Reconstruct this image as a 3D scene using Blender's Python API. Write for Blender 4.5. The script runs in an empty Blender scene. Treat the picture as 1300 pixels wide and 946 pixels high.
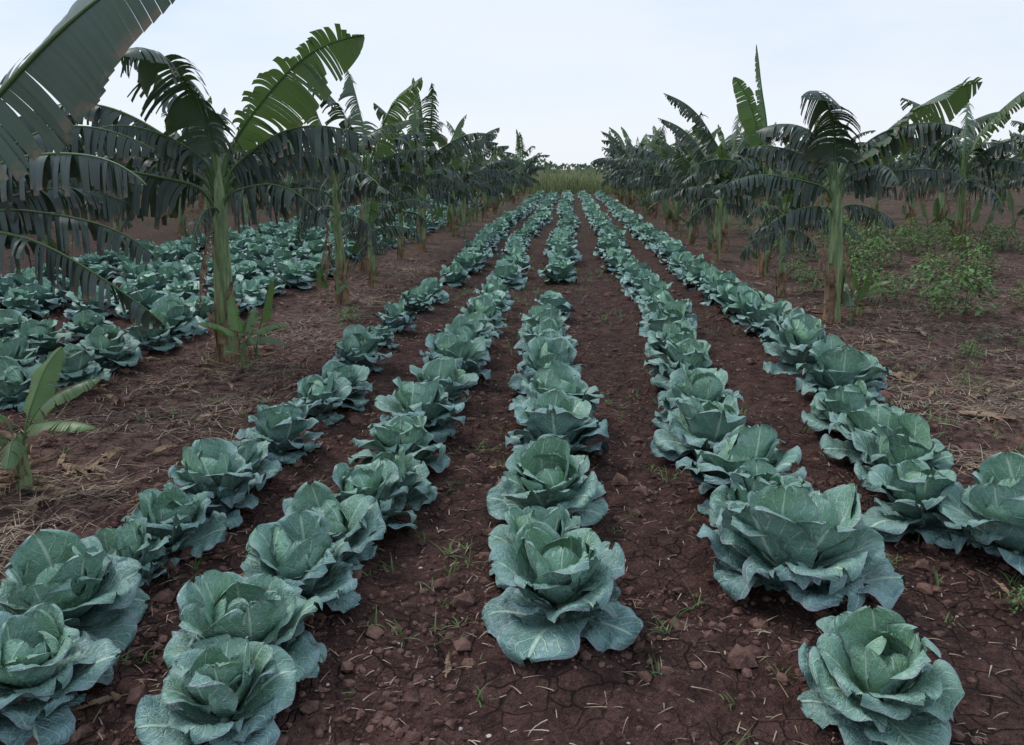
import bpy, math, random
import numpy as np
from mathutils import Vector, noise, Matrix
R=math.radians
scene=bpy.context.scene
scene.view_settings.view_transform='Standard'
scene.view_settings.look='None'
scene.view_settings.exposure=0

# ---------------------------------------------------------------- helpers
class MB:
    def __init__(s): s.v=[];s.f=[];s.uv=[];s.t=[];s.m=[]
    def vert(s,p,uv=(0,0),t=0.0):
        s.v.append((p[0],p[1],p[2]));s.uv.append(uv);s.t.append(t);return len(s.v)-1
    def face(s,idx,m=0): s.f.append(tuple(idx));s.m.append(m)
    def mesh(s,name,mats,smooth=True):
        me=bpy.data.meshes.new(name);me.from_pydata(s.v,[],s.f)
        n=len(me.loops);li=np.empty(n,dtype=np.int32);me.loops.foreach_get('vertex_index',li)
        uvl=me.uv_layers.new(name='UVMap');a=np.array(s.uv,dtype=np.float32)[li]
        uvl.data.foreach_set('uv',a.ravel())
        at=me.attributes.new('tint','FLOAT','POINT');at.data.foreach_set('value',np.array(s.t,dtype=np.float32))
        me.polygons.foreach_set('material_index',np.array(s.m,dtype=np.int32))
        me.polygons.foreach_set('use_smooth',np.full(len(s.f),smooth))
        for m in mats: me.materials.append(m)
        me.update();return me
def obj(name,me,loc=(0,0,0),rz=0,sc=1,parent=None,tilt=(0,0)):
    o=bpy.data.objects.new(name,me);o.location=loc;o.rotation_euler=(tilt[0],tilt[1],rz)
    o.scale=(sc,sc,sc) if not isinstance(sc,tuple) else sc
    scene.collection.objects.link(o)
    if parent: o.parent=parent
    return o

ROWS=[-1.67,-0.90,-0.06,0.86,1.80,-3.7,-4.45,-5.2,-5.95,-6.7,-7.45]
def rowx(x,y): return x+0.07*math.sin(y*0.35+x*1.3)+0.03*math.sin(y*1.1+x)
def terr(x,y):
    z=0.0
    if x>3.5: z+=0.75*(1-math.exp(-(x-3.5)**1.2*0.045))
    if x<-8: z+=0.4*(1-math.exp((x+8)*0.05))
    if y<60 and -8.2<x<2.6:
        for r in ROWS:
            d=x-r
            if abs(d)<0.6: z+=0.035*math.exp(-(d/0.22)**2)
    z+=0.05*noise.noise(Vector((x*0.35,y*0.3,3.1)))
    return z
def ground(x,y):
    z=terr(x,y)
    d=math.hypot(x,y)
    k=1.0 if d<10 else max(0,1-(d-10)/25)
    if k>0:
        n1=noise.noise(Vector((x*2.3,y*2.3,0)))
        n2=noise.noise(Vector((x*7,y*7,5)))
        n3=noise.noise(Vector((x*15,y*15,9))) if d<9 else 0
        z+=k*(0.028*n1+0.024*n2+0.019*max(n3,-.15))
    return z

# ---------------------------------------------------------------- materials
def newmat(name):
    m=bpy.data.materials.new(name);m.use_nodes=True
    nt=m.node_tree;b=nt.nodes['Principled BSDF'];return m,nt,b
class NB:
    def __init__(s,nt): s.nt=nt
    def n(s,t,**k):
        x=s.nt.nodes.new(t)
        for a,b in k.items(): setattr(x,a,b)
        return x
    def link(s,a,b): s.nt.links.new(a,b)
    def put(s,sock,v):
        if isinstance(v,bpy.types.NodeSocket): s.link(v,sock)
        else: sock.default_value=v
    def math(s,op,a,b=None,clamp=False):
        x=s.n('ShaderNodeMath',operation=op,use_clamp=clamp);s.put(x.inputs[0],a)
        if b is not None: s.put(x.inputs[1],b)
        return x.outputs[0]
    def rng(s,v,a,b,c=0,d=1):
        x=s.n('ShaderNodeMapRange');x.interpolation_type='SMOOTHSTEP'
        s.put(x.inputs[0],v);x.inputs[1].default_value=a;x.inputs[2].default_value=b
        x.inputs[3].default_value=c;x.inputs[4].default_value=d;return x.outputs[0]
    def mix(s,f,a,b,mode='MIX'):
        x=s.n('ShaderNodeMix',data_type='RGBA',blend_type=mode)
        s.put(x.inputs[0],f)
        for sock,v in ((x.inputs[6],a),(x.inputs[7],b)):
            if isinstance(v,tuple): sock.default_value=(v[0],v[1],v[2],1)
            else: s.link(v,sock)
        return x.outputs[2]
    def noise(s,vec,scale,detail=4,rough=.6,out=0):
        x=s.n('ShaderNodeTexNoise');x.inputs['Scale'].default_value=scale
        x.inputs['Detail'].default_value=detail;x.inputs['Roughness'].default_value=rough
        if vec is not None: s.link(vec,x.inputs['Vector'])
        return x.outputs[out]
    def bump(s,h,st,dist,nrm=None):
        x=s.n('ShaderNodeBump');x.inputs['Strength'].default_value=st;x.inputs['Distance'].default_value=dist
        s.link(h,x.inputs['Height'])
        if nrm: s.link(nrm,x.inputs['Normal'])
        return x.outputs[0]
def attr(N): 
    a=N.n('ShaderNodeAttribute');a.attribute_name='tint';return a.outputs['Fac']
def translucent(N,b,col,fac,nrm=None):
    out=N.nt.nodes['Material Output'];t=N.n('ShaderNodeBsdfTranslucent');N.link(col,t.inputs[0])
    mx=N.n('ShaderNodeMixShader')
    N.put(mx.inputs[0],fac)
    N.link(b.outputs[0],mx.inputs[1]);N.link(t.outputs[0],mx.inputs[2]);N.link(mx.outputs[0],out.inputs[0])

def mat_cabbage(name,detail=True):
    m,nt,b=newmat(name);N=NB(nt)
    uv=N.n('ShaderNodeUVMap').outputs[0];sp=N.n('ShaderNodeSeparateXYZ');N.link(uv,sp.inputs[0])
    u,v=sp.outputs[0],sp.outputs[1]
    geo=N.n('ShaderNodeNewGeometry').outputs['Position']
    a=N.math('MULTIPLY',N.math('ABSOLUTE',N.math('SUBTRACT',u,.5)),2)
    nz=N.noise(geo,24,2)
    mid=N.rng(a,.02,.085,1,0)
    q=N.math('ADD',N.math('SUBTRACT',N.math('MULTIPLY',v,5.5),N.math('MULTIPLY',a,2.9)),N.math('MULTIPLY',nz,.7))
    d=N.math('PINGPONG',q,.5)
    lat=N.math('MULTIPLY',N.rng(d,.025,.10,1,0),N.math('SUBTRACT',1.0,N.math('MULTIPLY',a,.45)))
    mask=N.math('MAXIMUM',mid,N.math('MULTIPLY',lat,.8))
    if detail:
        vor=N.n('ShaderNodeTexVoronoi',feature='DISTANCE_TO_EDGE');vor.inputs['Scale'].default_value=48
        N.link(geo,vor.inputs['Vector'])
        net=N.rng(vor.outputs[0],.0,.10,1,0)
        mask=N.math('MAXIMUM',mask,N.math('MULTIPLY',net,.34))
    t=attr(N)
    blade=N.mix(t,(.112,.220,.225),(.225,.430,.245))
    n2=N.noise(geo,8,3)
    blade=N.mix(N.rng(n2,.35,.7),blade,N.mix(.45,blade,(.30,.46,.47)))
    oi=N.n('ShaderNodeObjectInfo').outputs['Random']
    blade=N.mix(N.math('MULTIPLY',oi,.30),blade,(.20,.38,.22))
    col=N.mix(N.math('MULTIPLY',mask,.76),blade,(.58,.73,.58))
    col=N.mix(N.math('MULTIPLY',N.rng(a,.90,1.0),.5),col,(.30,.25,.33))
    col=N.mix(N.math('MULTIPLY',N.rng(nz,.70,.76),.5),col,(.15,.12,.06))
    N.link(col,b.inputs['Base Color'])
    b.inputs['Roughness'].default_value=.44
    b.inputs['Specular IOR Level'].default_value=.5
    if detail:
        h=N.math('ADD',N.math('MULTIPLY',mask,-.9),N.math('MULTIPLY',nz,1.7))
        N.link(N.bump(h,.8,.007),b.inputs['Normal'])
    return m
def mat_banana():
    m,nt,b=newmat('banana_leaf');N=NB(nt)
    uv=N.n('ShaderNodeUVMap').outputs[0];sp=N.n('ShaderNodeSeparateXYZ');N.link(uv,sp.inputs[0])
    u,v=sp.outputs[0],sp.outputs[1]
    geo=N.n('ShaderNodeNewGeometry').outputs['Position']
    w=N.math('SINE',N.math('MULTIPLY',v,420.0))
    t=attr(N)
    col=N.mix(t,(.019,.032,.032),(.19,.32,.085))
    n2=N.noise(geo,3.5,3)
    col=N.mix(N.rng(n2,.35,.75),col,N.mix(.38,col,(.085,.118,.105)))
    col=N.mix(N.math('MULTIPLY',N.rng(w,.2,1.0),.16),col,(.09,.13,.08))
    a=N.math('MULTIPLY',N.math('ABSOLUTE',N.math('SUBTRACT',u,.5)),2)
    edge=N.math('MULTIPLY',N.rng(a,.72,1.0),N.rng(N.noise(geo,9,3),.46,.58))
    col=N.mix(edge,col,(.17,.11,.065))
    N.link(col,b.inputs['Base Color']);b.inputs['Roughness'].default_value=.42
    b.inputs['Specular IOR Level'].default_value=.5
    tc=N.mix(.5,col,(.22,.40,.05))
    translucent(N,b,tc,N.math('ADD',N.math('MULTIPLY',t,.40),.02))
    return m
def mat_stem():
    m,nt,b=newmat('banana_stem');N=NB(nt)
    tc=N.n('ShaderNodeTexCoord').outputs['Object'];mp=N.n('ShaderNodeMapping');mp.inputs['Scale'].default_value=(1,1,.12)
    N.link(tc,mp.inputs[0])
    n=N.noise(mp.outputs[0],26,4,.7);t=attr(N)
    g=N.mix(N.rng(n,.35,.65),(.10,.155,.065),(.27,.34,.15))
    br=N.mix(N.rng(n,.35,.65),(.07,.035,.022),(.38,.20,.08))
    n2=N.noise(mp.outputs[0],9,3,.7)
    f=N.math('ADD',t,N.math('MULTIPLY',N.math('SUBTRACT',n2,.5),2.4))
    col=N.mix(N.rng(f,.32,.54),br,g)
    N.link(col,b.inputs['Base Color']);b.inputs['Roughness'].default_value=.5
    N.link(N.bump(n,.8,.015),b.inputs['Normal']);return m
def mat_simple(name,c1,c2,scale=8,rough=.8,trans=0,bump=0,usetint=None):
    m,nt,b=newmat(name);N=NB(nt);geo=N.n('ShaderNodeNewGeometry').outputs['Position']
    n=N.noise(geo,scale,3);col=N.mix(N.rng(n,.3,.7),c1,c2)
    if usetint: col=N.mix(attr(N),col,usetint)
    N.link(col,b.inputs['Base Color']);b.inputs['Roughness'].default_value=rough
    b.inputs['Specular IOR Level'].default_value=.3
    if bump: N.link(N.bump(N.noise(geo,scale*6,2),bump,.01),b.inputs['Normal'])
    if trans: translucent(N,b,col,trans)
    return m
def mat_soil():
    m,nt,b=newmat('soil');N=NB(nt)
    geo=N.n('ShaderNodeNewGeometry').outputs['Position']
    sp=N.n('ShaderNodeSeparateXYZ');N.link(geo,sp.inputs[0])
    n1=N.noise(geo,1.1,3,.6);n2=N.noise(geo,9,6,.75);n3=N.noise(geo,65,3,.75)
    col=N.mix(N.rng(n2,.32,.68),(.050,.023,.018),(.195,.098,.079))
    col=N.mix(N.math('MULTIPLY',N.rng(n1,.4,.65),.4),col,(.090,.048,.040))
    col=N.mix(N.math('MULTIPLY',N.rng(n3,.55,.75),.65),col,(.32,.195,.16))
    col=N.mix(N.math('MULTIPLY',N.rng(n3,.46,.28),.75),col,(.018,.010,.009))
    right=N.rng(sp.outputs[0],2.2,3.1);left=N.math('MULTIPLY',N.rng(sp.outputs[0],-2.0,-2.4),N.rng(sp.outputs[0],-3.7,-3.2))
    dry=N.math('MAXIMUM',right,left)
    lit=N.math('MULTIPLY',dry,N.rng(n2,.36,.62))
    col=N.mix(N.math('MULTIPLY',lit,.6),col,(.32,.20,.155))
    far=N.math('MULTIPLY',N.rng(sp.outputs[1],8,28),N.rng(N.noise(geo,2.2,4,.7),.45,.6))
    col=N.mix(N.math('MULTIPLY',far,.6),col,(.09,.12,.045))
    dis=N.n('ShaderNodeVectorMath',operation='MULTIPLY_ADD');N.link(N.noise(geo,5,2,.6,1),dis.inputs[0]);dis.inputs[1].default_value=(.22,.22,.22);N.link(geo,dis.inputs[2])
    vor=N.n('ShaderNodeTexVoronoi',feature='DISTANCE_TO_EDGE');vor.inputs['Scale'].default_value=9
    N.link(dis.outputs[0],vor.inputs['Vector'])
    crack=N.math('MULTIPLY',N.rng(vor.outputs[0],0,.05,1,0),N.rng(n1,.38,.52))
    col=N.mix(N.math('MULTIPLY',crack,.7),col,(.012,.006,.005))
    N.link(col,b.inputs['Base Color']);b.inputs['Roughness'].default_value=.92
    b.inputs['Specular IOR Level'].default_value=.2
    h=N.math('SUBTRACT',N.math('ADD',N.math('MULTIPLY',n2,1.6),N.math('MULTIPLY',n3,1.2)),N.math('MULTIPLY',crack,.8))
    N.link(N.bump(h,1.0,.045),b.inputs['Normal']);return m

M_cab=mat_cabbage('cabbage_leaf');M_cabf=mat_cabbage('cabbage_leaf_far',False);M_ban=mat_banana();M_stem=mat_stem();M_soil=mat_soil()
M_dry=mat_simple('dry_leaf',(.13,.08,.05),(.40,.27,.175),12,.8,.1)
M_straw=mat_simple('straw',(.22,.15,.11),(.48,.38,.27),5,.85)
M_clod=mat_simple('soil_clod',(.058,.028,.022),(.21,.115,.09),14,.95,0,.6)
M_stone=mat_simple('pale_stone',(.28,.23,.19),(.58,.52,.45),30,.85)
M_weed=mat_simple('weed_blade',(.075,.14,.04),(.20,.29,.11),4,.6,.2)
M_cane=mat_simple('cane_blade',(.15,.21,.08),(.28,.34,.16),.6,.7,.25,0,(.36,.34,.19))
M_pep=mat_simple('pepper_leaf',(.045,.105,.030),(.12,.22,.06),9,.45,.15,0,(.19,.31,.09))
M_tree=mat_simple('far_foliage',(.07,.11,.07),(.14,.19,.11),.5,.8,.1)

# ---------------------------------------------------------------- ground
def axis(start,dense_to,step,grow,limit):
    a=[start]
    while a[-1]<dense_to: a.append(a[-1]+step)
    s=step
    while a[-1]<limit:
        s*=grow;a.append(a[-1]+s)
    return a
xp=axis(0,3.2,.028,1.055,2500);xs=[-x for x in xp[:0:-1]]+xp
yp=axis(1.2,6.5,.030,1.035,3500);yb=[1.2-d for d in (300,120,50,20,8,3,1,.4)]
ys=yb+yp
G=MB();nx=len(xs)
for y in ys:
    for x in xs: G.v.append((x,y,ground(x,y)))
G.uv=[(0,0)]*len(G.v);G.t=[0]*len(G.v)
for j in range(len(ys)-1):
    for i in range(nx-1):
        k=j*nx+i;G.f.append((k,k+1,k+nx+1,k+nx));G.m.append(0)
obj('soil_field',G.mesh('soil_field',[M_soil]))

# ---------------------------------------------------------------- cabbage
def cab_leaf(B,rng,az,r0,z0,L,W,th0,th1,curl,cup,ruf,nS,nT,tint):
    ca,sa=math.cos(az),math.sin(az);rh=Vector((ca,sa,0));Bt=Vector((-sa,ca,0));Z=Vector((0,0,1))
    p=rh*r0+Z*z0;ph=[rng.uniform(0,6.28) for _ in range(6)];k1=rng.uniform(8,13);k2=rng.uniform(18,27)
    base=len(B.v);prev=0;skew=rng.uniform(-.30,.30);tw=rng.uniform(-.40,.40)
    sub=4;svals=[1-(1-i/nS)**1.45 for i in range(nS+1)]
    for i,s in enumerate(svals):
        if i>0:
            for q in range(sub):
                sm=prev+(s-prev)*(q+.5)/sub
                th=R(th0+(th1-th0)*sm+curl*sm**3)
                p=p+(rh*math.cos(th)+Z*math.sin(th)+Bt*skew*sm)*(L*(s-prev)/sub)
        prev=s
        th=R(th0+(th1-th0)*s+curl*s**3)
        N=Z*math.cos(th)-rh*math.sin(th);T=rh*math.cos(th)+Z*math.sin(th)
        ct,st_=math.cos(tw*s),math.sin(tw*s);Bq=Bt*ct+N*st_;Nq=N*ct-Bt*st_
        if s<.56: f=.18+.82*math.sin(math.pi/2*(s/.56))**1.15
        else: f=math.sqrt(max(0,1-((s-.56)/.445)**2.3))
        w=W*.5*f
        for j in range(nT+1):
            t=-1+2*j/nT
            wo=w*(1+.07*math.sin(k1*s+ph[0]+(1 if t>0 else 0)*2)+.04*math.sin(k2*s+ph[1]))
            c=cup*(1-.35*s)
            lat=wo*math.sin(t*c)/c;up=wo*(1-math.cos(t*c))/c
            at=abs(t)
            r=ruf*(at**2.2)*(math.sin(k1*s+ph[2+(t>0)])*1.0+.5*math.sin(k2*s+ph[4+(t>0)]))*min(1,s*2.2)
            r+=ruf*.6*(s**5)*math.sin(t*5.5+ph[0])+ruf*.3*math.sin(s*6+t*2.5+ph[1])
            roll=-ruf*1.6*(at**5)*s
            pk=.0065*math.cos(2*math.pi*(5.5*s-2.9*at+.25))*(at*(1-at)*3.2)*min(1,s*3)
            rib=-.006*math.exp(-(t/.09)**2)
            tipdip=T*(-.05*L*math.exp(-(t/.18)**2)*(s**6))
            pos=p+Bq*lat+Nq*(up+r+roll-pk+rib)+tipdip
            if pos.z<.006: pos.z=.006+.004*abs(math.sin(k2*s+t*3))
            B.vert(pos,(t*.5+.5,s),min(1,max(0,tint-.25*at*s+.06*math.sin(ph[0]))))
    for i in range(nS):
        for j in range(nT):
            k=base+i*(nT+1)+j;B.face((k,k+1,k+nT+2,k+nT+1))
def cabbage(seed,nS,nT,mat,open_=0):
    rng=random.Random(seed);B=MB();g=2.39996;az=rng.uniform(0,6)
    r0=len(B.v)
    for i in range(3):
        for j in range(8):
            a=j*math.pi/4;B.vert((.022*math.cos(a),.022*math.sin(a),-.02+i*.07),(.5,.05),.6)
    for i in range(2):
        for j in range(8):
            a=r0+i*8+j;b_=r0+i*8+(j+1)%8;B.face((a,b_,b_+8,a+8))
    hr=.080 if not open_ else .06
    hb=len(B.v);nu,nv=14,9;zc=.20
    for i in range(nv+1):
        for j in range(nu):
            ph=math.pi*i/nv;a=2*math.pi*j/nu
            rr=hr*(1+.04*math.sin(3*a+seed)+.03*math.sin(5*ph+a))
            B.vert((rr*math.sin(ph)*math.cos(a),rr*math.sin(ph)*math.sin(a),zc+rr*math.cos(ph)),(.5+.45*math.sin(a*1.5),i/nv),.95)
    for i in range(nv):
        for j in range(nu):
            B.face((hb+i*nu+j,hb+i*nu+(j+1)%nu,hb+(i+1)*nu+(j+1)%nu,hb+(i+1)*nu+j))
    lay=[(4,.012,.110,.28,.24, 20,142,  5,1.10,.006,.95),
         (3,.014,.105,.30,.26, 36,112,-28,.95,.009,.82),
         (5,.016,.085,.31,.28, 40, 98,-56,.75,.014,.60),
         (5,.018,.060,.32,.30, 33, 80,-68,.60,.018,.40),
         (5,.020,.040,.32,.30, 20, 58,-70,.50,.021,.22),
         (5,.020,.028,.30,.27,  6, 38,-60,.42,.022,.08)]
    for (n,r,z,L,W,a0,a1,cu,cp,rf,ti) in lay:
        for k in range(n):
            az+=g+rng.uniform(-.38,.38);e=rng.uniform(-15,15);s=rng.uniform(.78,1.18)
            cab_leaf(B,rng,az,r,z+rng.uniform(-.01,.012),L*s,W*s*rng.uniform(.88,1.12),a0+e*.6,a1+e-(10 if open_ else 0),cu+rng.uniform(-26,26),cp*rng.uniform(.7,1.15),rf*rng.uniform(.6,1.4),nS,nT,ti+rng.uniform(-.1,.1))
    return B.mesh('cabbage_mesh',[mat])
HI=[cabbage(s,20,16,M_cab,s%3==0) for s in range(10)]
LO=[cabbage(100+s,7,6,M_cabf,s%2) for s in range(6)]
rng=random.Random(7)
CS=.79
near=[
 (-1.60,2.03,.92),(-1.74,2.42,1.02),(-1.68,2.72,.76),(-1.66,3.03,.80),(-1.66,3.40,.92),(-1.69,3.76,.85),(-1.63,4.22,.97),
 (-1.61,4.92,.84),(-1.58,5.28,.88),(-1.67,6.12,.95),(-1.67,6.84,.68),(-1.68,7.6,.84),(-1.66,8.7,.88),(-1.64,9.4,.8),
 (-.96,1.94,.76),(-1.01,2.24,1.0),(-.95,2.64,.94),(-.95,2.96,.92),(-.90,3.28,.88),(-.82,3.60,.80),(-.87,4.02,1.0),(-.89,4.56,1.1),(-.86,5.12,1.0),
 (-.85,5.8,1.05),(-.87,6.4,.95),(-.86,7.0,.95),(-.84,7.7,1.0),(-.85,8.4,.9),(-.86,9.1,.85),(-.87,9.7,.7),
 (.00,2.55,1.08),(-.07,2.90,.86),(-.06,3.46,1.10),(-.05,4.18,1.1),(-.06,4.76,1.14),(-.10,5.15,.8),(-.13,5.6,1.05),
 (-.19,6.5,1.0),(-.19,7.2,1),(-.20,7.8,.8),(-.17,8.35,.9),(-.18,8.9,.6),(-.13,11.4,1.15),(-.1,12.3,.9),
 (.91,2.10,.86),(.86,2.80,1.32),(.82,3.24,1.02),(.85,3.64,1.16),(.79,4.27,1.12),(.82,4.84,1.08),(.85,5.75,1.05),(.87,6.4,1),(.91,7.05,1.05),(.94,7.7,1.05),
 (.96,8.4,1),(.98,9.1,1),(.97,9.8,1),(.96,10.5,1),(.95,11.2,1),(.91,12.0,1),
 (1.60,3.44,.98),(1.86,3.16,1.16),(1.67,3.87,1.0),(1.70,4.33,1.0),(1.69,4.72,.88),(1.89,5.45,1.25),(1.86,6.3,1.15),(1.93,6.95,1.1),
 (1.93,7.6,1.05),(1.92,8.3,1.1),(1.90,8.95,1.05),(1.88,9.6,1.1),(1.87,10.3,1.05),(1.85,11.0,1.1),(1.82,11.8,1.05)]
for i,(x,y,s) in enumerate(near):
    me=HI[(i*7+3)%10] if y<8.0 else LO[i%6];s*=CS
    obj('cabbage',me,(x,y,terr(x,y)-.01),rng.uniform(0,6.28),(s,s,s*rng.uniform(1.0,1.2)),tilt=(rng.uniform(-.13,.13),rng.uniform(-.13,.13)))
def row(x0,y0,y1,sp,smin=.75,smax=1.05,gap=.04):
    e=bpy.data.objects.new('cabbage_row',None);scene.collection.objects.link(e)
    y=y0
    while y<y1:
        if rng.random()>gap:
            x=rowx(x0,y)+rng.uniform(-.07,.07)
            me=LO[rng.randrange(6)] if y>7 else HI[rng.randrange(10)]
            obj('cabbage_plant',me,(x,y,terr(x,y)-.01),rng.uniform(0,6.28),CS*rng.uniform(smin,smax),parent=e,tilt=(rng.uniform(-.12,.12),rng.uniform(-.12,.12)))
        y+=sp*rng.uniform(.8,1.25)
for r in ROWS[:5]:
    row(r,{-1.67:11.0,-.90:10.9,-.06:13.6,.86:12.8,1.8:12.6}[r],50,.56,.85,1.2,.10)
for r,y0 in zip(ROWS[5:],(5.0,5.1,5.2,5.8,6.4,7.0)):
    row(r,y0,46,.60,.8,1.2,.12)

# ---------------------------------------------------------------- banana
def banana_leaf(B,rng,org,az,el0,bend,L,W,tear,fold,grav,tint,pet=.13,steep=78,azb=0,roll=0,mat=1,ns=44):
    NS=48;pts=[];fr=[];p=Vector(org);wob=rng.uniform(0,6);azb=azb or rng.uniform(-.35,.35)
    for i in range(NS+1):
        s=i/NS
        k=min(1,s/(pet+.08));k=k*k*(3-2*k)
        el=R(steep+(el0-steep)*k-bend*max(0,(s-.08)/.92)**1.35+4*math.sin(s*9+wob));a=az+azb*s
        T=Vector((math.cos(el)*math.cos(a),math.cos(el)*math.sin(a),math.sin(el)))
        Bv=Vector((-math.sin(a),math.cos(a),0));N=T.cross(Bv)
        if roll:
            rm=Matrix.Rotation(roll*min(1,s*2),3,T);Bv=rm@Bv;N=rm@N
        if i>0: p=p+T*(L/NS)
        pts.append(p.copy());fr.append((T,Bv,N))
    def at(s):
        x=min(NS-1e-6,max(0,s*NS));i=int(x);f=x-i
        return pts[i].lerp(pts[i+1],f),fr[i]
    b0=len(B.v);st=2;cnt=0
    for i in range(0,NS+1,st):
        s=i/NS;rr=L*.0125*(1-.82*s)+.002+(.010*max(0,1-s/.15) if mat==1 and L>.8 else 0);T,Bv,N=fr[i]
        for (x,y) in ((-1,.15),(0,.5),(1,.15),(0,-1)):
            B.vert(pts[i]+Bv*x*rr*.8+N*y*rr,(.5,s),.62 if mat==1 else 0)
        cnt+=1
    for i in range(cnt-1):
        for j in range(4):
            a=b0+i*4+j;c=b0+i*4+(j+1)%4;B.face((a,c,c+4,a+4),mat)
    ph=rng.uniform(0,6);tk=min(1,tear*1.3)
    for side in (-1,1):
        s=pet;sf=fold+rng.uniform(-.08,.12);gf=0;gl=1;gw=0
        while s<.995:
            if rng.random()<tear: ds=rng.uniform(.008,.040);torn=1
            else: ds=1/ns;torn=0
            if rng.random()<.28: gf=rng.gauss(0,.45)*tk;gl=1-(rng.random()**1.4)*.65*tk;gw=rng.uniform(-.2,.45)*tk
            s1=min(1,s+ds);f_i=sf+gf+.12*math.sin(s*17+ph)+(rng.gauss(0,.2)*tear if torn else 0)
            g=grav*(1+(rng.uniform(-.3,.6) if torn else 0));hl=gl*(1-(rng.uniform(0,.22) if torn else 0))
            sh=rng.uniform(0,.9)*torn;nT=6;cols=[];fw=.16+gw+(rng.uniform(-.14,.25)*tk if torn else 0)
            for e,ss in enumerate((s,s1)):
                P,(T,Bv,N)=at(ss);u=(ss-pet)/(1-pet);u=min(1,max(0,u))
                hw=W*.5*(min(1,u/.10)**.6)*(max(0,1-u**3.2))**.6*hl
                d=(Bv*side*math.cos(f_i)-N*math.sin(f_i)+T*fw).normalized();q=P.copy();c=[]
                for j in range(nT+1):
                    c.append(q.copy())
                    stp=hw/nT;q=q+d*stp
                    d=(d+Vector((0,0,-g/nT))).normalized()
                cols.append(c)
            for j in range(nT+1):
                k=(j/nT)**1.5*sh*.5
                A,C=cols[0][j],cols[1][j]
                cols[0][j],cols[1][j]=A.lerp(C,k*.5),C.lerp(A,k*.5)
            b1=len(B.v);tt=max(0,min(1,tint+rng.uniform(-.04,.06)*torn))
            for j in range(nT+1):
                uu=.5+.5*side*j/nT
                B.vert(cols[0][j],(uu,s),tt);B.vert(cols[1][j],(uu,s1),tt)
            for j in range(nT):
                k=b1+2*j;B.face((k,k+1,k+3,k+2) if side>0 else (k,k+2,k+3,k+1),mat)
            s=s1+(rng.uniform(0,.008)*tear if torn else 0)
def stem(B,rng,h,r0,r1,lean=(0,0)):
    b0=len(B.v);n=14;m=16
    for i in range(n+1):
        s=i/n
        for j in range(m):
            a=2*math.pi*j/m
            r=(r0+(r1-r0)*s**.6)*(1+.13*math.sin(2*a+s*5)+.08*math.sin(5*a-s*9)+(.25*(1-s*8) if s<.125 else 0))
            if s>.85: r*=1-(s-.85)*4
            B.vert((r*math.cos(a)+lean[0]*s*s,r*math.sin(a)+lean[1]*s*s,-.06+(h+.06)*s),(a,s),min(1,s*1.5+.12))
    for i in range(n):
        for j in range(m):
            a=b0+i*m+j;c=b0+i*m+(j+1)%m;B.face((a,c,c+m,a+m),0)
    for k in range(rng.randint(8,13)):
        a=rng.uniform(0,6.28);zb=rng.uniform(0,.3);zt=zb+rng.uniform(.10,.30)*h;w=rng.uniform(.025,.055);out=rng.uniform(0,.16)
        base=len(B.v);q=7
        for i in range(q+1):
            s=i/q;z=zb+(zt-zb)*s;sm=z/h;r=(r0+(r1-r0)*sm**.6)*1.16+.006+out*s**3
            for t in (-1,0,1):
                aa=a+t*w*(1-.6*s)/r
                B.vert((r*math.cos(aa)+lean[0]*sm*sm,r*math.sin(aa)+lean[1]*sm*sm,z),(.5,s),0)
        for i in range(q):
            for t in range(2):
                x=base+i*3+t;B.face((x,x+1,x+4,x+3),2)
def banana(seed,h,leaves,r0=.09,r1=.046,lean=(0,0),dry=1,suckers=0):
    rng=random.Random(seed);B=MB();stem(B,rng,h,r0,r1,lean)
    for (az,el,bend,L,W,tear,fold,grav,tint,*ex) in leaves:
        azr=R(az);kw=dict(ex[0]) if ex else {}
        drop=max(0,min(1,(60-el)/70));zo=h*(1-.10-.28*drop)
        so=zo/h
        org=(lean[0]*so*so+.03*math.cos(azr),lean[1]*so*so+.03*math.sin(azr),zo)
        banana_leaf(B,rng,org,azr,el,bend,L,W,tear,fold,grav,tint,**kw)
    for k in range(dry):
        a=rng.uniform(0,6.28);zz=h*rng.uniform(.5,.75);so=zz/h
        banana_leaf(B,rng,(lean[0]*so*so+.05*math.cos(a),lean[1]*so*so+.05*math.sin(a),zz),a,-74,12,zz*rng.uniform(.55,.85),.20,.9,1.4,2,0,steep=-25,mat=2)
    for k in range(suckers):
        a=rng.uniform(0,6.28);ox,oy=.26*math.cos(a),.26*math.sin(a);hh=rng.uniform(.2,.5)
        banana_leaf(B,rng,(ox,oy,0),a,78,12,hh+.4,.18,.1,.5,.2,.45,pet=.45,steep=84)
        banana_leaf(B,rng,(ox,oy,0),a+2.5,60,45,hh+.3,.17,.2,.5,.5,.35,pet=.4,steep=84)
    return B.mesh('banana_plant_mesh',[M_stem,M_ban,M_dry])
def rand_leaves(seed,n):
    r=random.Random(seed);az=r.uniform(0,360);out=[]
    for i in range(n):
        a=i/(n-1);az+=137.5+r.uniform(-35,35)
        el=78-82*a**.7+r.uniform(-12,12);bend=40+40*min(1,a*1.5)+r.uniform(-24,24)
        L=(.95+.55*math.sin(math.pi*min(1,a+.2)))*r.uniform(.75,1.25)
        tear=.35 if i==0 else min(1,.55+.8*a)
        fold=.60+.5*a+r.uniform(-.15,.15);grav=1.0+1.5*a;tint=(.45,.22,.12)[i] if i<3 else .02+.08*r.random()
        out.append((az,el,bend,L,.70*r.uniform(.7,1.2)*(.75 if i==0 else 1),tear,fold,grav,tint))
    return out
def place_banana(x,y,me,rz=0,sc=1,parent=None,name='banana_plant'):
    return obj(name,me,(x,y,terr(x,y)),rz,sc,parent)

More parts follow.
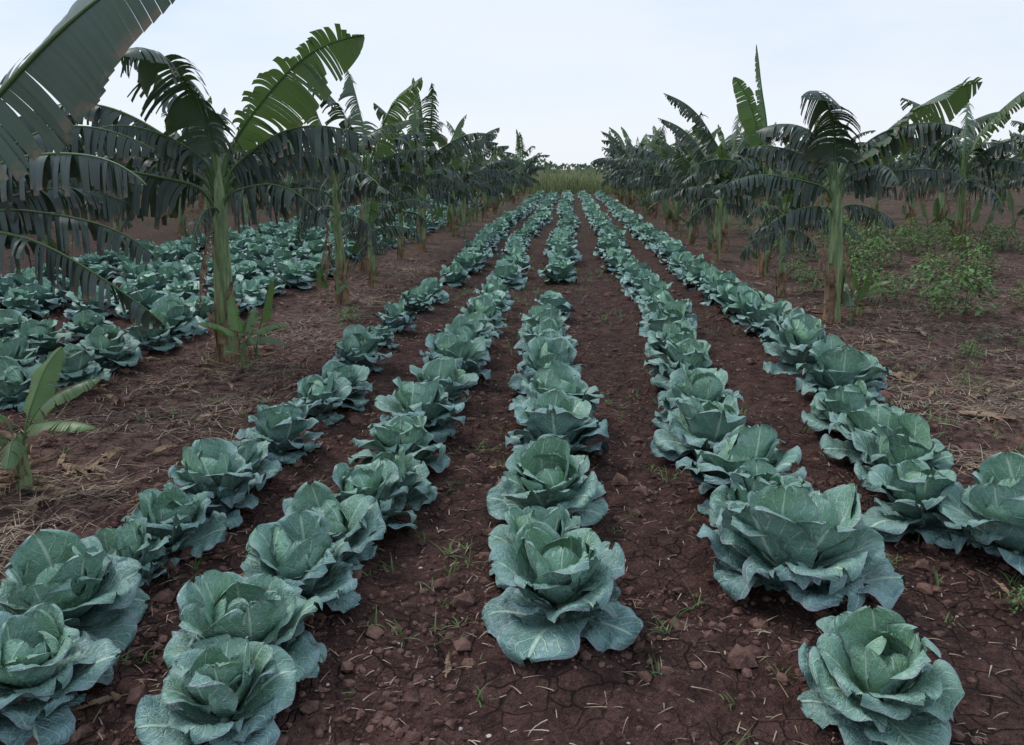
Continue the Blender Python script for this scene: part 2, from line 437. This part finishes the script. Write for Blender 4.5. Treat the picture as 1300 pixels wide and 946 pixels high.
L1=[(10,62,50,1.72,.80,.28,.45,.6,.40,dict(roll=-.8,azb=-.1)),
    (-112,90,118,1.50,.95,.40,.6,1.2,.10,dict(roll=.5)),
    (125,84,80,1.2,.6,.6,.9,1.6,.06),
    (181,44,70,1.95,.90,.85,.95,2.2,.05,dict(azb=.05)),
    (196,20,52,1.85,.88,.9,.95,2.2,.04),
    (170,30,60,1.6,.7,.9,1.0,2.2,.04),
    (-4,42,70,1.55,.86,.9,.95,2.2,.04,dict(azb=.05)),
    (-28,20,66,1.25,.74,.9,1.0,2.2,.04),
    (150,60,48,1.7,.50,.95,1.0,1.8,.04),
    (70,35,64,1.3,.6,.9,1.0,2,.04),
    (25,34,66,1.4,.70,.9,1.0,2,.04),
    (215,52,90,1.2,.65,.9,1.0,2,.05),
    (-80,10,80,.8,.45,.9,1.0,2,.06)]
place_banana(-2.91,6.5,banana(11,1.72,L1,.095,.05,(.05,0),2,1))
L2=[(4,50,36,1.72,.80,.22,.40,.5,.34,dict(roll=-.75,azb=-.1)),
    (-130,88,118,1.40,.88,.40,.6,1.3,.07,dict(roll=.5)),
    (140,72,105,1.15,.66,.5,.8,1.6,.06,dict(roll=.3)),
    (178,24,58,1.4,.72,.9,.95,2.2,.04),
    (-8,28,50,1.25,.68,.9,.95,2.2,.04),
    (200,2,50,1.0,.52,.9,1.0,2.0,.04),
    (-60,40,90,1.0,.55,.8,1.0,2.0,.05),
    (70,40,64,1.2,.6,.9,1.0,1.8,.04),
    (-25,56,85,1.35,.68,.7,1,1.6,.06),
    (150,44,70,1.3,.64,.8,1,2,.05),
    (20,4,46,.9,.5,.9,1,2,.04)]
place_banana(2.80,8.5,banana(12,1.64,L2,.09,.048,(-.10,0),2,1))
L3=[(165,80,30,1.55,.46,.15,.35,.3,.62,dict(roll=.9)),(120,82,10,1.95,.34,.4,.6,.5,.42,dict(roll=.6)),
    (185,35,66,1.4,.66,.9,1,2,.05),(-20,35,66,1.4,.66,.9,1,2,.05),(60,50,70,1.4,.66,.9,1,2,.05),(230,40,74,1.2,.6,.9,1,2,.05),(-70,30,64,1.2,.6,.9,1,2,.05),(130,20,60,1.3,.6,.9,1,2,.05)]
place_banana(3.0,12.4,banana(13,1.7,L3,.09,.046,(0,0),1,1))
# near-left plant standing outside the view: its broad young leaf reaches into the top left
L0=[(1,42,10,2.35,.76,.06,.32,.35,.12,dict(roll=1.05,steep=50,azb=.01,pet=.10)),(250,40,60,1.2,.5,.6,1,2,.06),(190,30,60,1.4,.5,.8,1,2,.06),(120,25,60,1.2,.5,.8,1,2,.06)]
place_banana(-3.35,3.3,banana(14,1.32,L0,.1,.05,(0,0),1,0))
L00=[(-8,30,62,2.1,.80,.85,1,2.2,.04),(20,46,78,1.7,.7,.8,1,2,.05),(-16,-4,44,1.9,.66,.95,1,2.2,.04),(80,56,74,1.5,.65,.7,1,1.6,.06),
     (150,70,60,1.4,.6,.5,.8,1,.14),(190,30,60,1.5,.6,.9,1,2,.05),(45,22,54,1.5,.66,.9,1,2,.04),(110,24,60,1.5,.66,.9,1,2,.04),(5,12,52,1.7,.68,.9,1,2,.04)]
place_banana(-4.35,5.35,banana(15,1.5,L00,.09,.05,(0,0),1,0))
SP=[(-20,30,50,.55,.19,.1,.5,.6,.60,dict(pet=.25,roll=-.4)),(70,72,30,.50,.18,.1,.5,.3,.75,dict(pet=.2,roll=.5)),(170,50,55,.55,.18,.1,.5,.5,.7,dict(pet=.2)),
    (-60,20,55,.45,.16,.1,.5,.7,.45,dict(pet=.25)),(20,58,60,.5,.19,.2,.5,.6,.5,dict(pet=.2)),(-110,35,60,.4,.15,.2,.6,.8,.4)]
spm=banana(16,.30,SP,.05,.024,(0,0),2,0)
place_banana(-2.76,3.66,spm,0,1,name='banana_sprout')
place_banana(3.22,8.9,spm,2.2,.8,name='banana_sprout')
place_banana(-2.62,6.15,spm,1.1,.85,name='banana_sprout')
VAR=[banana(30+i,1.35+.13*(i%5),rand_leaves(50+i,11+i%4),.085,.044,(rng.uniform(-.28,.28),rng.uniform(-.28,.28)),1+i%3,i%3) for i in range(10)]
def vb(): return VAR[rng.randrange(10)]
for (x,y,s) in [(-2.7,9.3,.85),(-3.2,12.4,1.1),(-2.65,10.7,.65),(-3.0,14.2,.8),(-2.9,15.8,.95),(-3.2,17.4,1.1),(-2.7,19.2,.9),(-3.1,21,1.05),(-3.0,22.8,1.15),(-2.9,24.9,.95),(-2.8,27,1.1),
                (2.75,10.4,.68),(2.6,14.2,.95),(3.1,16.0,1.15),(2.7,17.8,.95),(3.0,19.6,1.1),(2.8,21.4,1.15),(2.9,24,1.0),(2.8,26.6,1.15),
                (7.35,15.6,1.25),(5.9,19.5,.85),(-8.3,10.5,1),(-8.2,12.4,1.1),(-8.4,14.4,.9),(-8.2,16.5,1),(-8.1,7.8,1.0),(9.0,13.4,.95),(10.4,19,1.1),(8.3,18.5,1.0),(12.5,22,1.1)]:
    place_banana(x,y,vb(),rng.uniform(0,6.28),s)
def far_row(x0,y0,y1,sp):
    e=bpy.data.objects.new('distant_banana_row',None);scene.collection.objects.link(e);y=y0
    while y<y1:
        place_banana(x0+rng.uniform(-.4,.4),y,vb(),rng.uniform(0,6.28),rng.uniform(.75,1.25),e,'banana_plant_part');y+=sp*rng.uniform(.7,1.35)
far_row(-2.9,28.8,50,1.9);far_row(2.85,28.6,50,1.9)
far_row(-8.3,18.5,50,2.0);far_row(-13.6,12,50,2.0);far_row(-19,16,50,2.2);far_row(-25,22,50,2.4)
far_row(5.8,27,50,2.2);far_row(8.4,21,50,2.1);far_row(14,20,50,2.1);far_row(19.5,22,52,2.3);far_row(25,28,52,2.4);far_row(31,36,54,2.4)

# ---------------------------------------------------------------- pepper bushes
def bush(seed,h=.42,w=.28,n=230):
    r=random.Random(seed);B=MB()
    for k in range(9):
        a=r.uniform(0,6.28);p0=Vector((0,0,0));p1=Vector((w*.7*math.cos(a)*r.random(),w*.7*math.sin(a)*r.random(),h*r.uniform(.6,.95)));sd=Vector((-math.sin(a),math.cos(a),0))*.004
        i=[B.vert(q) for q in (p0-sd,p0+sd,p1+sd*.4,p1-sd*.4)];B.face(i)
    for k in range(n):
        a=r.uniform(0,6.28);zz=r.uniform(.12,1);rad=w*math.sqrt(r.random())*math.sin(math.pi*min(1,.25+zz*.68))*1.1
        c=Vector((rad*math.cos(a),rad*math.sin(a),zz*h));el=r.uniform(-.7,.5);aa=a+r.uniform(-.9,.9)
        T=Vector((math.cos(el)*math.cos(aa),math.cos(el)*math.sin(aa),math.sin(el)));S=Vector((-math.sin(aa),math.cos(aa),0));N=T.cross(S)
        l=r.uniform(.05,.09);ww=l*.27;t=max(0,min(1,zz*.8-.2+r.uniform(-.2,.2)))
        ids=[B.vert(q,(0,0),t) for q in (c,c+T*l*.45+S*ww+N*.006,c+T*l-N*.012,c+T*l*.45-S*ww+N*.006,c+T*l*.5-N*.003)]
        B.face((ids[0],ids[1],ids[4]));B.face((ids[1],ids[2],ids[4]));B.face((ids[2],ids[3],ids[4]));B.face((ids[3],ids[0],ids[4]))
    return B.mesh('pepper_plant_mesh',[M_pep])
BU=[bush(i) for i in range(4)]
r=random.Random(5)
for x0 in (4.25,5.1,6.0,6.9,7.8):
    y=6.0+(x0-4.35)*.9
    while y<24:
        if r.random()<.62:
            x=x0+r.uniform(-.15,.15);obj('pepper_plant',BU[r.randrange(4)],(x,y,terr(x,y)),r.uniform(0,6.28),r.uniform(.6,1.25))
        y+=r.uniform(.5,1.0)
for (x,y,s) in [(3.2,10.5,.8),(3.5,7.0,.35),(1.66,2.72,.22),(3.6,9.6,1.0),(3.9,11.2,1.1),(3.4,12,.8),(-2.3,8.2,.4)]:
    obj('pepper_plant',BU[0],(x,y,ground(x,y)),1,s)

# ---------------------------------------------------------------- clods, stones, straw, weeds
def ico(B,c,r,rg,mat=0,flat=.7):
    t=(1+5**.5)/2;vs=[(-1,t,0),(1,t,0),(-1,-t,0),(1,-t,0),(0,-1,t),(0,1,t),(0,-1,-t),(0,1,-t),(t,0,-1),(t,0,1),(-t,0,-1),(-t,0,1)]
    fs=[(0,11,5),(0,5,1),(0,1,7),(0,7,10),(0,10,11),(1,5,9),(5,11,4),(11,10,2),(10,7,6),(7,1,8),(3,9,4),(3,4,2),(3,2,6),(3,6,8),(3,8,9),(4,9,5),(2,4,11),(6,2,10),(8,6,7),(9,8,1)]
    b=len(B.v);a=rg.uniform(0,6.28);ca,sa=math.cos(a),math.sin(a);sx=rg.uniform(.7,1.3)
    for v in vs:
        k=r/1.9*rg.uniform(.65,1.25);x,y=v[0]*k*sx,v[1]*k
        B.vert((c[0]+x*ca-y*sa,c[1]+x*sa+y*ca,c[2]+v[2]*k*flat))
    for f in fs: B.face([b+i for i in f],mat)
def ysample(rg,a,b): return a*(b/a)**rg.random()
r=random.Random(21);B=MB()
for i in range(30000):
    y=ysample(r,1.7,14);x=r.uniform(-1,1)*(.75*y+1)
    if noise.noise(Vector((x*1.7,y*1.7,30)))<r.uniform(-.45,.1): continue
    s=min(.045,.0060*math.exp(r.gauss(0,.66)))*(1+y*.06)
    ico(B,(x,y,ground(x,y)+s*.12),s,r)
obj('soil_clods',B.mesh('soil_clods',[M_clod],False))
B=MB()
for i in range(230):
    y=ysample(r,1.9,16);x=r.uniform(-1,1)*(.7*y+1)
    s=r.uniform(.003,.008)*(1+y*.06)
    if r.random()<.06: s*=1.9
    ico(B,(x,y,ground(x,y)+s*.2),s,r,0,.45)
obj('pale_stones',B.mesh('pale_stones',[M_stone],False))
def blade(B,p,az,el,L,w,droop,t=0,n=4,mat=0):
    a,sd=Vector(p),Vector((-math.sin(az),math.cos(az),0));b=len(B.v)
    for i in range(n+1):
        s=i/n;ww=w*(1-s**1.5)+.0004
        B.vert(a-sd*ww,(0,s),t);B.vert(a+sd*ww,(1,s),t)
        e=el-droop*s;a=a+Vector((math.cos(e)*math.cos(az),math.cos(e)*math.sin(az),math.sin(e)))*(L/n)
    for i in range(n):
        k=b+2*i;B.face((k,k+1,k+3,k+2),mat)
B=MB()
for i in range(27000):
    m=r.random()
    if m<.58: y=ysample(r,2.6,18);x=r.uniform(2.15,2.5+.35*y)
    elif m<.82: y=ysample(r,2.3,14);x=-2.65+r.gauss(0,.48)
    else: y=ysample(r,1.8,9);x=r.uniform(-2.2,2.4)
    if m>=.82 and r.random()<.5: continue
    if m<.82 and noise.noise(Vector((x*1.3,y*1.3,12)))<r.uniform(-.45,.2): continue
    z=ground(x,y)+.004;L=r.uniform(.03,.16)*(1.5 if m<.82 else .5)
    blade(B,(x,y,z),r.uniform(0,6.28),r.uniform(-.02,.3),L,r.uniform(.0008,.0022)*(1+.06*y),r.uniform(.1,.8),0,3)
obj('dry_straw',B.mesh('dry_straw',[M_straw]))
B=MB()
def tuft(x,y,n,h):
    z=ground(x,y)-.005
    for k in range(n):
        blade(B,(x+r.gauss(0,.012),y+r.gauss(0,.012),z),r.uniform(0,6.28),r.uniform(.3,1.4),h*r.uniform(.5,1.2),r.uniform(.0015,.0032),r.uniform(.3,1.5),0,4)
for i in range(480):
    y=ysample(r,1.9,16);x=r.uniform(-1,1)*(.5*y+1.3);c=noise.noise(Vector((x*1.1,y*1.1,8)))
    if c<0: continue
    tuft(x,y,r.randint(4,9),r.uniform(.03,.09)*(1+.04*y))
for (cx,cy,n) in [(-.45,2.6,18),(-.5,3.0,9),(.45,2.5,6),(-1.35,2.35,5),(-.45,4.2,9),(.42,5.5,8),(-1.3,5.2,6),(.4,8.5,20),(-.55,9,26),(-.55,7.4,20),(1.4,8.5,20),(2.3,6.5,26),(2.6,5.2,18),(3.2,6.2,36),(4.0,7.5,36),(3.6,9,36),(3.4,5,20),(-2.3,5.4,14),(-.5,13,50),(.4,12.5,50),(-1.3,10.3,50),(-.2,10.3,40)]:
    for k in range(n): tuft(cx+r.gauss(0,.12+.025*cy),cy+r.gauss(0,.14+.035*cy),r.randint(4,9),r.uniform(.04,.10)*(1+.05*cy))
obj('weed_grass',B.mesh('weed_grass',[M_weed]))
B=MB()
for (cx,cy,n,sp) in [(-2.75,3.6,30,.28),(-2.9,6.4,44,.45),(2.8,8.4,36,.5),(2.9,12,18,.7),(-2.8,9.5,20,.5),(3,10.5,20,.5),(-2.8,13,16,.6),(4.6,7,34,1.0),(-3.4,5,18,.5),(3.2,16,20,1),(0,4,34,1.6),(3.0,5,34,.6),(2.6,6.5,18,.5)]:
    for k in range(n):
        x,y=cx+r.gauss(0,sp),cy+r.gauss(0,sp);az=r.uniform(0,6.28);L=r.uniform(.08,.36)*(.45 if abs(cx)<.5 else 1)
        banana_leaf(B,r,(x,y,ground(x,y)+.02),az,r.uniform(-2,14),r.uniform(5,40),L,L*r.uniform(.15,.3),.6,r.uniform(-.8,.5),r.uniform(-.8,1),0,pet=.1,steep=15,mat=0,ns=14)
for i,v in enumerate(B.v):
    g=terr(v[0],v[1])+.004
    if v[2]<g: B.v[i]=(v[0],v[1],g+.01*abs(math.sin(i)))
obj('fallen_dry_leaves',B.mesh('fallen_dry_leaves',[M_dry]))

# ---------------------------------------------------------------- sugar cane & tree line
B=MB();r=random.Random(3)
for i in range(15000):
    x=r.uniform(-48,58);y=53.5+r.random()**1.5*7;h=(1.9+.8*noise.noise(Vector((x*.15,y*.2,0))))*r.uniform(.7,1.15)
    blade(B,(x,y,terr(x,y)),r.uniform(0,6.28),r.uniform(1.2,1.55),h,r.uniform(.018,.04),r.uniform(.2,1.3),r.random()**2,4)
obj('sugar_cane_field',B.mesh('sugar_cane_field',[M_cane]))
B=MB()
for i in range(14000):
    x=r.uniform(-130,150);y=r.uniform(110,122);hh=2.4+1.8*noise.noise(Vector((x*.09,1,1)))+1.0*noise.noise(Vector((x*.4,2,1)))
    if hh<.4: continue
    z=terr(x,y)+r.random()**.7*hh;s=r.uniform(.15,.4);d=Vector((r.gauss(0,1),r.gauss(0,1),r.gauss(0,1))).normalized();e=d.orthogonal().normalized();f=d.cross(e);c=Vector((x,y,z))
    ids=[B.vert(c+e*s),B.vert(c+f*s*.7),B.vert(c-e*s),B.vert(c-f*s*.7)];B.face(ids)
obj('distant_tree_line',B.mesh('distant_tree_line',[M_tree]))

# ---------------------------------------------------------------- sky & light
w=bpy.data.worlds.new('World');scene.world=w;w.use_nodes=True;nt=w.node_tree;N=NB(nt)
bg=nt.nodes['Background'];sky=N.n('ShaderNodeTexSky');sky.sky_type='NISHITA';sky.sun_disc=False
EL,ROT=R(55),R(-60);sky.sun_elevation=EL;sky.sun_rotation=ROT;sky.dust_density=1.0;sky.air_density=1.0
tc=N.n('ShaderNodeTexCoord').outputs['Generated'];mp=N.n('ShaderNodeMapping');mp.inputs['Scale'].default_value=(1,1,3.0);N.link(tc,mp.inputs[0])
cn=N.noise(mp.outputs[0],1.6,5,.55);sp=N.n('ShaderNodeSeparateXYZ');N.link(tc,sp.inputs[0])
cloud=N.mix(N.rng(cn,.35,.68),(5.5,7.4,9.7),(8.5,9.2,10.2))
hz=N.rng(sp.outputs[2],.0,.24,1,0)
cloud=N.mix(hz,cloud,(9.0,9.5,10.2))
col=N.mix(.88,sky.outputs[0],cloud)
N.link(col,bg.inputs[0]);bg.inputs[1].default_value=.104
sl=bpy.data.lights.new('sun','SUN');sl.energy=1.5;sl.angle=R(18);sl.color=(1,.97,.92)
so=bpy.data.objects.new('sun',sl);scene.collection.objects.link(so)
dv=Vector((math.sin(ROT)*math.cos(EL),math.cos(ROT)*math.cos(EL),math.sin(EL)))
so.rotation_euler=(-dv).to_track_quat('-Z','Y').to_euler()

# ---------------------------------------------------------------- camera
cam=bpy.data.cameras.new('camera');cam.lens=28;cam.sensor_width=36;cam.shift_y=-45/1300;cam.clip_end=6000
co=bpy.data.objects.new('camera',cam);scene.collection.objects.link(co)
co.location=(0,0,1.60);co.rotation_euler=(R(90-11.9),0,R(4.0));scene.camera=co
